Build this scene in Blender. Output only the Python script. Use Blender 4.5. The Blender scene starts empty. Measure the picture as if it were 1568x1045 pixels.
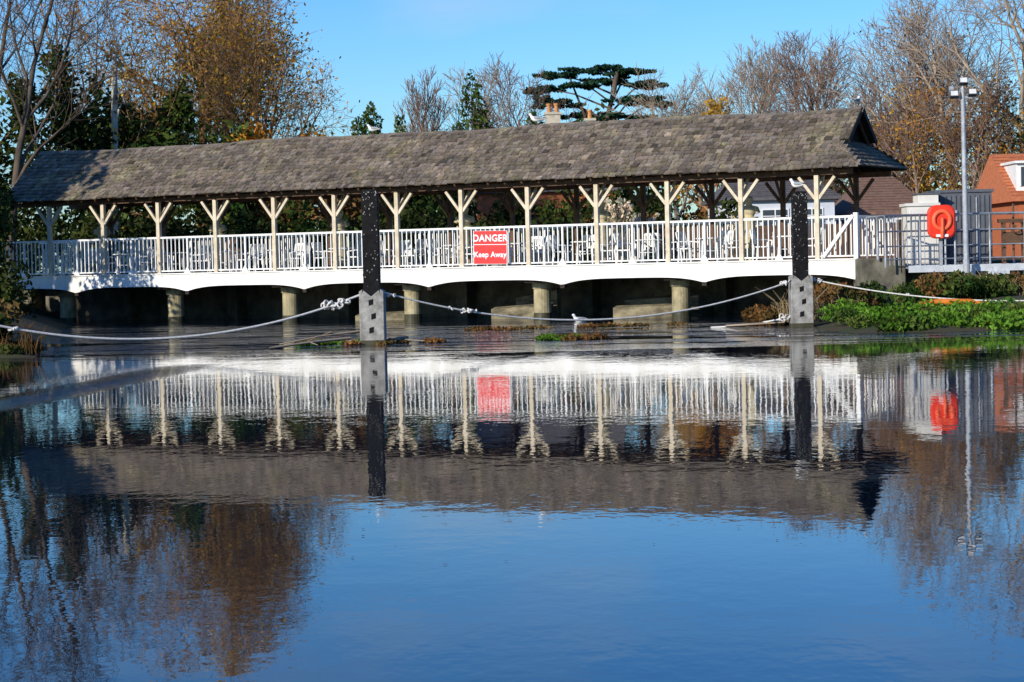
import bpy, math, random
import numpy as np
from mathutils import Vector, Matrix
R = random.Random(11)
scene = bpy.context.scene
COL = scene.collection

# ---------------------------------------------------------------- materials
def newmat(name):
    m = bpy.data.materials.new(name); m.use_nodes = True
    nt = m.node_tree
    return m, nt, nt.nodes, nt.links, nt.nodes['Principled BSDF']

def M(name, c1, c2=None, scale=3.0, rough=0.7, bump=0.0, attr=False, metallic=0.0, stretch=(1,1,1), world=False, spec=0.3):
    m, nt, N, L, P = newmat(name)
    P.inputs['Roughness'].default_value = rough
    P.inputs['Metallic'].default_value = metallic
    P.inputs['Specular IOR Level'].default_value = spec
    if c2 is None: c2 = tuple(x*0.75 for x in c1)
    if world:
        g = N.new('ShaderNodeNewGeometry'); src = g.outputs['Position']
    else:
        g = N.new('ShaderNodeTexCoord'); src = g.outputs['Object']
    mp = N.new('ShaderNodeMapping'); mp.inputs['Scale'].default_value = stretch
    L.new(src, mp.inputs['Vector'])
    n = N.new('ShaderNodeTexNoise'); n.inputs['Scale'].default_value = scale
    n.inputs['Detail'].default_value = 1 if world else 5; n.inputs['Roughness'].default_value = 0.65
    L.new(mp.outputs[0], n.inputs['Vector'])
    r = N.new('ShaderNodeValToRGB')
    r.color_ramp.elements[0].position = 0.35; r.color_ramp.elements[1].position = 0.65
    r.color_ramp.elements[0].color = (*c1, 1); r.color_ramp.elements[1].color = (*c2, 1)
    L.new(n.outputs['Fac'], r.inputs['Fac'])
    out = r.outputs['Color']
    if attr:
        a = N.new('ShaderNodeAttribute'); a.attribute_name = 'Col'
        mx = N.new('ShaderNodeMix'); mx.data_type = 'RGBA'; mx.blend_type = 'MULTIPLY'
        mx.inputs[0].default_value = 1
        L.new(out, mx.inputs[6]); L.new(a.outputs['Color'], mx.inputs[7]); out = mx.outputs[2]
    L.new(out, P.inputs['Base Color'])
    if bump:
        b = N.new('ShaderNodeBump'); b.inputs['Strength'].default_value = bump; b.inputs['Distance'].default_value = 0.02
        L.new(n.outputs['Fac'], b.inputs['Height']); L.new(b.outputs[0], P.inputs['Normal'])
    return m

def leafmat(name, c1, c2, scale=0.6, trans=0.3):
    m, nt, N, L, P = newmat(name)
    g = N.new('ShaderNodeNewGeometry')
    n = N.new('ShaderNodeTexNoise'); n.inputs['Scale'].default_value = scale; n.inputs['Detail'].default_value = 1
    L.new(g.outputs['Position'], n.inputs['Vector'])
    r = N.new('ShaderNodeValToRGB')
    r.color_ramp.elements[0].position = 0.38; r.color_ramp.elements[1].position = 0.62
    r.color_ramp.elements[0].color = (*c1, 1); r.color_ramp.elements[1].color = (*c2, 1)
    L.new(n.outputs['Fac'], r.inputs['Fac'])
    a = N.new('ShaderNodeAttribute'); a.attribute_name = 'Col'
    mx = N.new('ShaderNodeMix'); mx.data_type = 'RGBA'; mx.blend_type = 'MULTIPLY'; mx.inputs[0].default_value = 1
    L.new(r.outputs[0], mx.inputs[6]); L.new(a.outputs['Color'], mx.inputs[7])
    d = N.new('ShaderNodeBsdfDiffuse'); L.new(mx.outputs[2], d.inputs['Color'])
    t = N.new('ShaderNodeBsdfTranslucent'); L.new(mx.outputs[2], t.inputs['Color'])
    ms = N.new('ShaderNodeMixShader'); ms.inputs[0].default_value = trans
    L.new(d.outputs[0], ms.inputs[1]); L.new(t.outputs[0], ms.inputs[2])
    L.new(ms.outputs[0], N['Material Output'].inputs['Surface'])
    N.remove(P)
    return m

m_white = M('white_paint', (.84,.84,.82), (.72,.72,.69), 2.5, .5)
m_white2 = M('white_girder_paint', (.86,.86,.85), (.70,.69,.64), 1.4, .5, stretch=(1,1,.3))
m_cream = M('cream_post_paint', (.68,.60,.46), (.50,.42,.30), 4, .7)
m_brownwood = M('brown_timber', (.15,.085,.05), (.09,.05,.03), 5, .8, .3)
m_darkwood = M('dark_timber', (.045,.032,.025), (.025,.018,.014), 5, .85)
m_concrete = M('stained_concrete', (.20,.185,.14), (.07,.065,.05), 2.2, .9, .5)
m_apron = M('stained_apron_concrete', (.30,.26,.17), (.07,.06,.04), 1.6, .9, .5, stretch=(1,1,2.5))
m_pier = M('pier_concrete', (.46,.40,.25), (.17,.15,.085), 3.0, .9, .5, stretch=(1,1,.6))
m_algae = M('wet_algae_concrete', (.07,.065,.035), (.03,.03,.018), 4.0, .5, .5)
m_block = M('post_concrete', (.38,.37,.35), (.18,.175,.16), 6, .9, .5)
m_black = M('tarred_timber', (.005,.005,.006), (.012,.012,.013), 9, .8, .3, spec=.15)
m_spots = M('lichen_droppings', (.4,.4,.37), (.25,.25,.23), 9, .9)
m_rope = M('rope_fibre', (.72,.70,.66), (.5,.48,.44), 20, .9, .5)
m_steel = M('galvanised_steel', (.45,.47,.50), (.30,.32,.35), 8, .45, metallic=.2)
m_paleblue = M('pale_steel_paint', (.58,.61,.65), (.45,.48,.51), 5, .5)
m_red = M('red_plastic', (.82,.05,.02), (.70,.04,.02), 3, .4)
m_redring = M('orange_red_plastic', (.90,.15,.06), (.80,.12,.05), 3, .4)
m_signred = M('sign_red', (.74,.03,.03), (.66,.025,.025), 3, .5)
m_signwhite = M('sign_white', (.85,.85,.85), (.8,.8,.8), 3, .5)
m_container = M('container_paint', (.12,.13,.15), (.07,.075,.09), 2, .6)
m_cabinet = M('cabinet_paint', (.72,.70,.64), (.6,.58,.53), 2, .6)
m_brick = M('red_brick', (.48,.15,.06), (.36,.10,.045), 8, .9)
m_orange_tile = M('orange_roof_tile', (.58,.19,.08), (.38,.12,.055), 5, .85, .4)
m_brown_tile = M('brown_roof_tile', (.23,.14,.10), (.14,.085,.065), 5, .85, .4)
m_grey_tile = M('grey_roof_tile', (.13,.12,.12), (.08,.075,.08), 5, .85, .4)
m_render = M('pale_render', (.62,.66,.72), (.50,.54,.60), 1, .8)
m_glass = M('window_glass', (.02,.03,.04), (.05,.06,.08), 1, .15, spec=.6)
m_stone = M('carved_stone', (.62,.54,.36), (.42,.35,.22), 8, .9, .4)
m_pot = M('clay_pot', (.6,.28,.10), (.5,.2,.07), 6, .9)
m_chimney = M('chimney_render', (.55,.50,.40), (.4,.36,.28), 5, .9)
m_bark_o = M('bark_orange', (.38,.22,.10), (.24,.14,.065), 1.5, .9, world=True)
m_bark_d = M('bark_dark', (.12,.09,.065), (.06,.047,.035), 1.5, .9, world=True)
m_bark_p = M('bark_pale', (.40,.32,.23), (.26,.20,.15), 1.0, .9, world=True)
m_bark_r = M('bark_russet', (.27,.175,.125), (.18,.115,.085), 1.0, .9, world=True)
m_leaf_o = leafmat('leaf_autumn', (.46,.19,.03), (.52,.31,.045), .35, .35)
m_leaf_y = leafmat('leaf_yellow', (.62,.43,.05), (.44,.24,.03), .5, .35)
m_leaf_g = leafmat('leaf_ivy', (.030,.062,.016), (.09,.12,.028), .5, .2)
m_leaf_dk = leafmat('leaf_hedge', (.022,.035,.012), (.055,.07,.020), .5, .15)
m_leaf_c = leafmat('needle_cedar', (.014,.045,.028), (.030,.068,.038), 1.0, .1)
m_leaf_br = leafmat('leaf_brown', (.24,.12,.045), (.12,.085,.032), .5)
m_leaf_w = leafmat('leaf_waterside', (.08,.19,.02), (.14,.27,.035), 1.5, .3)
m_straw = leafmat('dry_straw', (.46,.36,.20), (.30,.21,.11), 2, .3)
m_plume = leafmat('pampas_plume', (.75,.66,.50), (.6,.51,.38), 2, .3)
m_gullw = M('gull_white', (.82,.82,.80), (.75,.75,.73), 10, .7)
m_gullg = M('gull_grey', (.30,.33,.36), (.24,.26,.29), 10, .7)
m_gulld = M('gull_dark', (.03,.02,.02), (.12,.03,.02), 10, .6)
m_lampglass = M('lamp_lens', (.75,.75,.7), (.6,.6,.6), 5, .2)
m_boom = M('orange_boom', (.75,.22,.03), (.6,.15,.02), 5, .6)

# shake roof material with moss
def shake_mat():
    m, nt, N, L, P = newmat('weathered_shakes')
    g = N.new('ShaderNodeTexCoord')
    n1 = N.new('ShaderNodeTexNoise'); n1.inputs['Scale'].default_value = .7; n1.inputs['Detail'].default_value = 9; n1.inputs['Roughness'].default_value=.8
    n2 = N.new('ShaderNodeTexNoise'); n2.inputs['Scale'].default_value = 14; n2.inputs['Detail'].default_value = 4
    L.new(g.outputs['Object'], n1.inputs['Vector']); L.new(g.outputs['Object'], n2.inputs['Vector'])
    r = N.new('ShaderNodeValToRGB'); e = r.color_ramp.elements
    e[0].position=.34; e[0].color=(.15,.122,.100,1); e[1].position=.53; e[1].color=(.205,.170,.132,1)
    k=e.new(.61); k.color=(.22,.19,.115,1); k=e.new(.70); k.color=(.46,.43,.29,1)
    L.new(n1.outputs['Fac'], r.inputs['Fac'])
    a = N.new('ShaderNodeAttribute'); a.attribute_name='Col'
    mx = N.new('ShaderNodeMix'); mx.data_type='RGBA'; mx.blend_type='MULTIPLY'; mx.inputs[0].default_value=1
    L.new(r.outputs[0], mx.inputs[6]); L.new(a.outputs['Color'], mx.inputs[7])
    mr = N.new('ShaderNodeMapRange'); mr.inputs[1].default_value=.3; mr.inputs[2].default_value=.7; mr.inputs[3].default_value=.65; mr.inputs[4].default_value=1.25
    L.new(n2.outputs['Fac'], mr.inputs[0])
    m2 = N.new('ShaderNodeMix'); m2.data_type='RGBA'; m2.blend_type='MULTIPLY'; m2.inputs[0].default_value=1
    L.new(mx.outputs[2], m2.inputs[6]); L.new(mr.outputs[0], m2.inputs[7])
    L.new(m2.outputs[2], P.inputs['Base Color']); P.inputs['Roughness'].default_value=.9; P.inputs['Specular IOR Level'].default_value=.2
    b=N.new('ShaderNodeBump'); b.inputs['Strength'].default_value=.4; b.inputs['Distance'].default_value=.02
    L.new(n2.outputs['Fac'], b.inputs['Height']); L.new(b.outputs[0], P.inputs['Normal'])
    return m
m_shake = shake_mat()

# ---------------------------------------------------------------- mesh tools
class MB:
    def __init__(s): s.V=[]; s.F=[]; s.M=[]; s.C=[]
    def add(s, vs, fs, m=0, c=(1,1,1)):
        o=len(s.V); s.V.extend([tuple(v) for v in vs]); s.C.extend([c]*len(vs))
        for f in fs: s.F.append(tuple(i+o for i in f)); s.M.append(m)
    def obox(s, c, ax, m=0, col=(1,1,1)):
        c=Vector(c); a,b,d=[Vector(x) for x in ax]
        vs=[c+sx*a+sy*b+sz*d for sz in(-1,1) for sy in(-1,1) for sx in(-1,1)]
        s.add(vs,[(0,2,3,1),(4,5,7,6),(0,1,5,4),(2,6,7,3),(0,4,6,2),(1,3,7,5)],m,col)
    def box(s,x0,x1,y0,y1,z0,z1,m=0,col=(1,1,1)):
        s.obox(((x0+x1)/2,(y0+y1)/2,(z0+z1)/2),(((x1-x0)/2,0,0),(0,(y1-y0)/2,0),(0,0,(z1-z0)/2)),m,col)
    def beam(s,p0,p1,w,h,m=0,up=(0,0,1)):
        p0=Vector(p0);p1=Vector(p1);d=p1-p0
        u=Vector(up); sd=d.cross(u)
        if sd.length<1e-4: sd=d.cross(Vector((1,0,0)))
        sd.normalize(); u2=sd.cross(d).normalized()
        s.obox((p0+p1)/2,(d/2,sd*w/2,u2*h/2),m)
    def tube(s,pts,rad,n=8,m=0,sq=1.0):
        pts=[Vector(p) for p in pts]; rings=[]
        if not hasattr(rad,'__len__'): rad=[rad]*len(pts)
        prev=None
        for i,p in enumerate(pts):
            d=(pts[min(i+1,len(pts)-1)]-pts[max(i-1,0)]).normalized()
            if prev is None:
                ref=Vector((0,0,1)) if abs(d.z)<.9 else Vector((0,1,0))
                u=d.cross(ref).normalized()
            else:
                u=(prev-d*prev.dot(d)).normalized()
            prev=u; v=u.cross(d)
            rings.append([p+(u*math.cos(2*math.pi*k/n)*sq+v*math.sin(2*math.pi*k/n))*rad[i] for k in range(n)])
        vs=[q for r in rings for q in r]; fs=[]
        for i in range(len(pts)-1):
            for k in range(n):
                k2=(k+1)%n; fs.append((i*n+k,i*n+k2,(i+1)*n+k2,(i+1)*n+k))
        fs.append(tuple(range(n))); fs.append(tuple(range((len(pts)-1)*n+n-1,(len(pts)-1)*n-1,-1)))
        s.add(vs,fs,m)
    def lathe(s,c,prof,n=16,m=0):
        vs=[];fs=[]
        for (r,z) in prof:
            for k in range(n):
                a=2*math.pi*k/n; vs.append((c[0]+r*math.cos(a),c[1]+r*math.sin(a),c[2]+z))
        for i in range(len(prof)-1):
            for k in range(n):
                k2=(k+1)%n; fs.append((i*n+k,i*n+k2,(i+1)*n+k2,(i+1)*n+k))
        fs.append(tuple(range(n-1,-1,-1))); fs.append(tuple(range((len(prof)-1)*n,len(prof)*n)))
        s.add(vs,fs,m)
    def obj(s,name,mats,parent=None,smooth=False,bevel=0):
        me=bpy.data.meshes.new(name); me.from_pydata(s.V,[],s.F); me.update()
        for m in mats: me.materials.append(m)
        me.polygons.foreach_set('material_index',s.M)
        if smooth: me.polygons.foreach_set('use_smooth',[True]*len(s.F))
        a=me.color_attributes.new('Col','FLOAT_COLOR','POINT')
        a.data.foreach_set('color',np.array([(c[0],c[1],c[2],1) for c in s.C],dtype=np.float32).ravel())
        o=bpy.data.objects.new(name,me); COL.objects.link(o)
        if parent: o.parent=parent
        if bevel:
            b=o.modifiers.new('bevel','BEVEL'); b.width=bevel; b.segments=2; b.limit_method='ANGLE'
        return o

def empty(name,loc=(0,0,0),rz=0,parent=None):
    e=bpy.data.objects.new(name,None); e.location=loc; e.rotation_euler=(0,0,rz); COL.objects.link(e)
    if parent: e.parent=parent
    e.empty_display_size=.2
    return e

def quad_mesh(name, parts, mats, loc=(0,0,0)):
    Vs=[];Qs=[];Ms=[];Cs=[];o=0
    for V,Q,mi,C in parts:
        if len(V)==0: continue
        Vs.append(V);Qs.append(Q+o);Ms.append(np.full(len(Q),mi));Cs.append(C);o+=len(V)
    V=np.concatenate(Vs).astype(np.float32);Q=np.concatenate(Qs).astype(np.int32);Mi=np.concatenate(Ms).astype(np.int32);C=np.concatenate(Cs).astype(np.float32)
    me=bpy.data.meshes.new(name)
    me.vertices.add(len(V)); me.vertices.foreach_set('co',V.ravel())
    me.loops.add(len(Q)*4); me.loops.foreach_set('vertex_index',Q.ravel())
    me.polygons.add(len(Q)); me.polygons.foreach_set('loop_start',np.arange(len(Q),dtype=np.int32)*4)
    for m in mats: me.materials.append(m)
    me.polygons.foreach_set('material_index',Mi)
    me.update(calc_edges=True)
    a=me.color_attributes.new('Col','FLOAT_COLOR','POINT')
    a.data.foreach_set('color',np.concatenate([C,np.ones((len(C),1),np.float32)],1).ravel())
    ob=bpy.data.objects.new(name,me); ob.location=loc; COL.objects.link(ob); return ob

def prisms(S,k,mi):
    if len(S)==0: return (np.zeros((0,3)),np.zeros((0,4),int),mi,np.zeros((0,3)))
    S=np.array(S); P0=S[:,0:3];P1=S[:,3:6];r0=S[:,6];r1=S[:,7]
    d=P1-P0; d/=np.linalg.norm(d,axis=1,keepdims=True)+1e-9
    ref=np.where(np.abs(d[:,2:3])>.9,np.array([[1.,0,0]]),np.array([[0,0,1.]]))
    u=np.cross(d,ref);u/=np.linalg.norm(u,axis=1,keepdims=True);v=np.cross(d,u)
    n=len(S);V=np.zeros((n,2,k,3))
    for j in range(k):
        a=2*math.pi*j/k; o=u*math.cos(a)+v*math.sin(a)
        V[:,0,j]=P0+o*r0[:,None];V[:,1,j]=P1+o*r1[:,None]
    base=np.arange(n)[:,None]*2*k
    Q=np.stack([np.stack([base[:,0]+j,base[:,0]+(j+1)%k,base[:,0]+k+(j+1)%k,base[:,0]+k+j],1) for j in range(k)],1).reshape(-1,4)
    C=np.ones((n*2*k,3)); return (V.reshape(-1,3),Q,mi,C)

def seg_parts(S,mi=0):
    big=[s for s in S if s[6]>.05]; sm=[s for s in S if s[6]<=.05]
    return [prisms(big,7,mi),prisms(sm,3,mi)]

def leaves(rs,C,size,mi,flat=0.0,shade=None,vert=0.0):
    n=len(C)
    a=rs.normal(size=(n,3)); a[:,2]*=(1-flat)
    if vert: a[:,2]+=vert*np.sign(rs.rand(n)-.2)*2
    a/=np.linalg.norm(a,axis=1,keepdims=True)+1e-9
    b=rs.normal(size=(n,3)); b[:,2]*=(1-flat); b=np.cross(a,np.cross(b,a)) ; b/=np.linalg.norm(b,axis=1,keepdims=True)+1e-9
    s=(size*(.6+.8*rs.rand(n)))[:,None]
    V=np.stack([C+a*s,C+b*s*.5,C-a*s,C-b*s*.5],1).reshape(-1,3)
    Q=np.arange(n*4).reshape(-1,4)
    br=.65+.7*rs.rand(n)
    if shade is not None: br=br*shade
    col=np.stack([br*(.9+.25*rs.rand(n)),br,br*(.8+.3*rs.rand(n))],1)
    return (V,Q,mi,np.repeat(col,4,0))

def blob(rs,c,r,n):
    p=rs.normal(size=(n,3)); p/=np.linalg.norm(p,axis=1,keepdims=True)
    p*=(rs.rand(n,1)**.4); return np.array(c)+p*np.array(r)

def foliage_mass(name,clumps,mats,size,seed=1,sub=7,twigs=None):
    rs=np.random.RandomState(seed); parts=[]
    for (x,y,z,rx,ry,rz,n,mi) in clumps:
        for k in range(sub):
            d=rs.normal(size=3); d/=np.linalg.norm(d); d*=.75*rs.rand()**.5
            cc=(x+d[0]*rx,y+d[1]*ry,z+d[2]*rz); f=.35+.35*rs.rand()
            pts=blob(rs,cc,(rx*f,ry*f,rz*f),n//sub)
            sh=np.full(len(pts),.7+.6*rs.rand())
            parts.append(leaves(rs,pts,size,mi,shade=sh))
    if twigs is not None: parts+=seg_parts(twigs,len(mats)-1)
    return quad_mesh(name,parts,mats)

def rv(rg): return Vector((rg.gauss(0,1),rg.gauss(0,1),rg.gauss(0,1)))
def gen_tree(seed,h,r,kids,lenr=.55,spread=.75,trop=.12,wig=.12,start=.25,lean=(0,0),rmin=.012,sub=.62):
    rg=random.Random(seed); segs=[];tips=[]; mx=len(kids)
    def br(p,d,L,r,l):
        n=7 if l==0 else (5 if l==1 else (4 if l==2 else 2))
        pts=[p.copy()];ds=[d.copy()];rr=[r]
        for i in range(n):
            d=(d+rv(rg)*wig*(.5 if l==0 else 1)+Vector((0,0,trop if l>0 else 0))).normalized()
            p=p+d*L/n; pts.append(p.copy());ds.append(d.copy());rr.append(max(rmin*.7,r*(1-(.75)*(i+1)/n)))
        for i in range(n): segs.append((*pts[i],*pts[i+1],rr[i],rr[i+1]))
        if l>=mx: tips.append(p); return
        k=kids[l]; st=start if l==0 else .2; ph=rg.random()*6.28
        for j in range(k):
            f=st+(1-st)*(j+rg.random()*.8)/k; f=min(f,.99)
            i=int(f*n); q=pts[i].lerp(pts[i+1],f*n-i); dd=ds[i]
            ph+=2.4; ref=dd.orthogonal().normalized()
            side=Matrix.Rotation(ph,3,dd)@ref
            an=spread*(.7+.6*rg.random())*(1.1-.35*f)
            cd=(dd*math.cos(an)+side*math.sin(an)).normalized()
            cl=L*(lenr if l==0 else sub)*(1.15-.55*f)*(.75+.5*rg.random())
            br(q,cd,cl,max(rmin,rr[i]*.55),l+1)
    br(Vector((0,0,0)),Vector((lean[0],lean[1],1)).normalized(),h*.78,r,0)
    return segs,tips

def make_tree(name,loc,seed,h,r,kids,mats,leaf=0,lsize=.1,leafmi=1,lspread=.15,yleaf=None,width=1.0,ivy=0,**kw):
    segs,tips=gen_tree(seed,h,r,kids,**kw)
    A=np.array(segs)
    top=max(A[:,5].max(),.1); f=h/top
    A[:,[2,5]]*=f; A[:,[0,1,3,4]]*=width
    T=np.array([(t.x*width,t.y*width,t.z*f) for t in tips])
    parts=seg_parts([tuple(a) for a in A])
    rs=np.random.RandomState(seed)
    if leaf:
        idx=rs.randint(0,len(T),int(len(T)*leaf)); C=T[idx]+rs.normal(size=(len(idx),3))*lspread
        parts.append(leaves(rs,C,lsize,leafmi))
    if yleaf:
        idx=rs.randint(0,len(T),int(len(T)*yleaf)); C=T[idx]+rs.normal(size=(len(idx),3))*lspread
        C=C[(C[:,2]>h*.45)]
        parts.append(leaves(rs,C,lsize,leafmi+1))
    if ivy:
        big=A[A[:,6]>.045]; idx=rs.randint(0,len(big),ivy); t=rs.rand(ivy,1)
        C=big[idx,0:3]*(1-t)+big[idx,3:6]*t+rs.normal(size=(ivy,3))*.22
        C=C[C[:,2]<h*.75]
        parts.append(leaves(rs,C,.13,len(mats)-1))
    return quad_mesh(name,parts,mats,loc)

# ---------------------------------------------------------------- ground and water
TH=math.radians(28.23); AX=(math.cos(TH),-math.sin(TH)); NX=(math.sin(TH),math.cos(TH)); OY=65.4
def B(t,w,z=0): return Vector((t*AX[0]+w*NX[0], OY+t*AX[1]+w*NX[1], z))
def axis(lo,hi,step,outs_lo,outs_hi):
    return np.array(outs_lo+list(np.arange(lo,hi+step/2,step))+outs_hi)
gx=axis(-50,50,.6,[-3000,-1200,-500,-250,-150,-100,-75,-60],[60,75,100,150,250,500,1200,3000])
gy=axis(-14,112,.6,[-3000,-1000,-400,-150,-60,-30,-20],[125,145,170,210,280,400,700,1400,3000])
X,Y=np.meshgrid(gx,gy)
W=X*NX[0]+(Y-OY)*NX[1]; T_=X*AX[0]+(Y-OY)*AX[1]
rs=np.random.RandomState(3)
wob=.35*np.sin(X*1.3+Y*.7)+.25*np.sin(X*.6-Y*1.9)
def bank(sd,sl,cap): return np.clip(np.minimum(sd*sl,cap),-1.6,cap)
H=np.full_like(X,-1.6)
H=np.maximum(H,bank((W-5.45),6.0,1.4))
sdR=np.minimum(X-7.3+wob*.5,Y-48.2+wob*.6); H=np.maximum(H,bank(sdR,.13,1.1))
sdL=np.minimum(-10.0-(Y-46)*.17-X+wob*.4,Y-45.2+wob*.5); H=np.maximum(H,bank(sdL,.35,1.5))
H=np.maximum(H,bank(np.abs(X)-38+wob,.3,1.4)); H=np.maximum(H,bank(-9-Y+wob,.3,.9))
H=H+np.where(H>0,.05*np.sin(X*2.1)*np.cos(Y*1.7),0)
nx,ny=len(gx),len(gy)
V=np.stack([X,Y,H],-1).reshape(-1,3)
i,j=np.meshgrid(np.arange(nx-1),np.arange(ny-1)); b=(j*nx+i).ravel()
Q=np.stack([b,b+1,b+nx+1,b+nx],1)
m_ground=M('grass_and_soil',(.045,.06,.018),(.075,.055,.03),.8,.95,.6,world=True)
g=quad_mesh('ground',[(V,Q,0,np.ones((len(V),3)))],[m_ground]); g.data.polygons.foreach_set('use_smooth',[True]*len(Q))

def water_mat():
    m, nt, N, L, P = newmat('river_water')
    P.inputs['Base Color'].default_value=(.003,.009,.019,1); P.inputs['Roughness'].default_value=.015
    P.inputs['IOR'].default_value=1.34; P.inputs['Specular IOR Level'].default_value=.5
    g=N.new('ShaderNodeNewGeometry')
    def noise(scale,det,st,ro=.5):
        mp=N.new('ShaderNodeMapping'); mp.inputs['Scale'].default_value=st; L.new(g.outputs['Position'],mp.inputs['Vector'])
        n=N.new('ShaderNodeTexNoise'); n.inputs['Scale'].default_value=scale; n.inputs['Detail'].default_value=det; n.inputs['Roughness'].default_value=ro
        L.new(mp.outputs[0],n.inputs['Vector']); return n.outputs['Fac']
    def math_(op,a,b=0.0):
        k=N.new('ShaderNodeMath'); k.operation=op
        for q,v in enumerate((a,b)):
            if hasattr(v,'is_linked'): L.new(v,k.inputs[q])
            else: k.inputs[q].default_value=v
        return k.outputs[0]
    def rng(v,a,b,c=0.0,d=1.0):
        r=N.new('ShaderNodeMapRange'); r.inputs[1].default_value=a; r.inputs[2].default_value=b; r.inputs[3].default_value=c; r.inputs[4].default_value=d
        L.new(v,r.inputs[0]); return r.outputs[0]
    a=noise(1.3,2,(1,.8,1)); c=noise(6,2,(1,.6,1),.6); dd=noise(.16,1,(1,1,1))
    sp=N.new('ShaderNodeSeparateXYZ'); L.new(g.outputs['Position'],sp.inputs[0])
    near=rng(sp.outputs['Y'],10,30,.75,1.0)
    h=math_('ADD',math_('MULTIPLY',a,1.7),math_('MULTIPLY',c,.95))
    h=math_('MULTIPLY',math_('MULTIPLY',h,rng(dd,.42,.62,.6,1.25)),near)
    my=rng(sp.outputs['Y'],42,48)
    f=noise(5,3,(.6,1.0,1),.65); st=noise(.55,2,(.25,1.9,1))
    rough=math_('MULTIPLY',math_('MULTIPLY',f,my),math_('MULTIPLY',rng(st,.44,.55),32.0))
    lx=math_('SUBTRACT',sp.outputs['X'],math_('MULTIPLY',math_('SUBTRACT',sp.outputs['Y'],103.0),.09))
    wk=math_('MULTIPLY',rng(math_('ABSOLUTE',lx),.05,.6,1.0,0.0),math_('MULTIPLY',rng(sp.outputs['Y'],26,30),rng(sp.outputs['Y'],40,34)))
    rough=math_('ADD',rough,math_('MULTIPLY',math_('MULTIPLY',f,wk),30.0))
    h=math_('ADD',h,rough)
    bp=N.new('ShaderNodeBump'); bp.inputs['Strength'].default_value=1; bp.inputs['Distance'].default_value=.0015
    L.new(h,bp.inputs['Height']); L.new(bp.outputs[0],P.inputs['Normal'])
    return m
wv=np.array([(-60,-25,0),(60,-25,0),(60,92,0),(-60,110,0)],float)
w=quad_mesh('river_water',[(wv,np.array([[0,1,2,3]]),0,np.ones((4,3)))],[water_mat()])

# ---------------------------------------------------------------- covered bridge
bridge=empty('covered_bridge',(0,OY,0),-TH)
BAY=2.236; P0=-15.02
post_t=[P0+i*BAY for i in range(-1,12)]
mb=MB(); mb.box(-20.5,10.9,0.0,3.3,1.40,1.55,0); 
for k in range(-2,6):
    mb.box(P0+(2*k+1)*BAY-.2,P0+(2*k+1)*BAY+.2,.05,3.2,1.1,1.40,0)
mb.obj('deck',[m_darkwood],bridge)
mb=MB(); edge=[]
tj=[P0+(k+.5)*BAY for k in range(-3,13,2)]
def under(t):
    k=(t-(P0-2.5*BAY))/(2*BAY); f=k-math.floor(k)
    return 1.02+.17*(1-(2*f-1)**4)
ts=list(np.arange(-20.5,10.7,.12))+[10.72]
top=1.57
for a,b_ in zip(ts[:-1],ts[1:]):
    mb.add([(a,-.12,under(a)),(b_,-.12,under(b_)),(b_,-.12,top),(a,-.12,top),(a,-.02,under(a)),(b_,-.02,under(b_)),(b_,-.02,top),(a,-.02,top)],
      [(0,1,2,3),(5,4,7,6),(4,5,1,0),(3,2,6,7)])
mb.add([(10.72,-.12,under(10.7)),(10.72,-.02,under(10.7)),(10.72,-.02,top),(10.72,-.12,top)],[(0,1,2,3)])
mb.box(-20.5,10.75,-.16,.0,1.573,1.61,0)
mb.obj('arched_white_girder',[m_white2],bridge)
mb=MB()
for t in tj: mb.box(t-.07,t+.07,-.10,.1,.93,1.03,0)
mb.obj('girder_bearings',[m_darkwood],bridge)
mb=MB()
for k in (-1,1,3,5,7,9):
    x=P0+k*BAY
    mb.tube([(x,.8,-1.5),(x,.8,.20)],[.285,.275],20,1)
    mb.tube([(x,.8,.18),(x,.8,.9),(x,.8,.92),(x,.8,1.1)],[.265,.26,.31,.31],20,0)
mb.obj('round_piers',[m_pier,m_algae],bridge,smooth=False)
def posts(wp,mat,name,white):
    mb=MB(); s=.065
    sign=1 if wp<1 else -1
    for i,t in enumerate(post_t):
        mb.box(t-s,t+s,wp-s,wp+s,1.55,3.9,0)
        for sg in (-1,1):
            mb.beam((t+sg*.05,wp,3.26),(t+sg*.52,wp,3.86),.085,.085,0)
        mb.beam((t,wp+sign*.05,3.30),(t,wp+sign*.55,3.92),.07,.07,0)
    mb.obj(name,[mat],bridge,bevel=.008)
posts(0.0,m_cream,'front_posts_and_braces',True)
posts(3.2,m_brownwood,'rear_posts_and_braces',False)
mb=MB()
mb.box(-19,10.6,-.075,.075,3.903,4.05,0); mb.box(-19,10.6,3.125,3.275,3.903,4.05,0)
for t in post_t: mb.box(t-.06,t+.06,.08,3.12,3.95,4.07,0)
for t in np.arange(-18.4,10.3,.56):
    for sg in(-1,1):
        y0=1.6+sg*2.0; mb.beam((t,y0,4.03),(t,1.6+sg*.04,5.62),.05,.10,0)
mb.box(-18.5,10.2,1.57,1.63,5.45,5.66,0)
mb.obj('roof_timbers',[m_brownwood],bridge)
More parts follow.
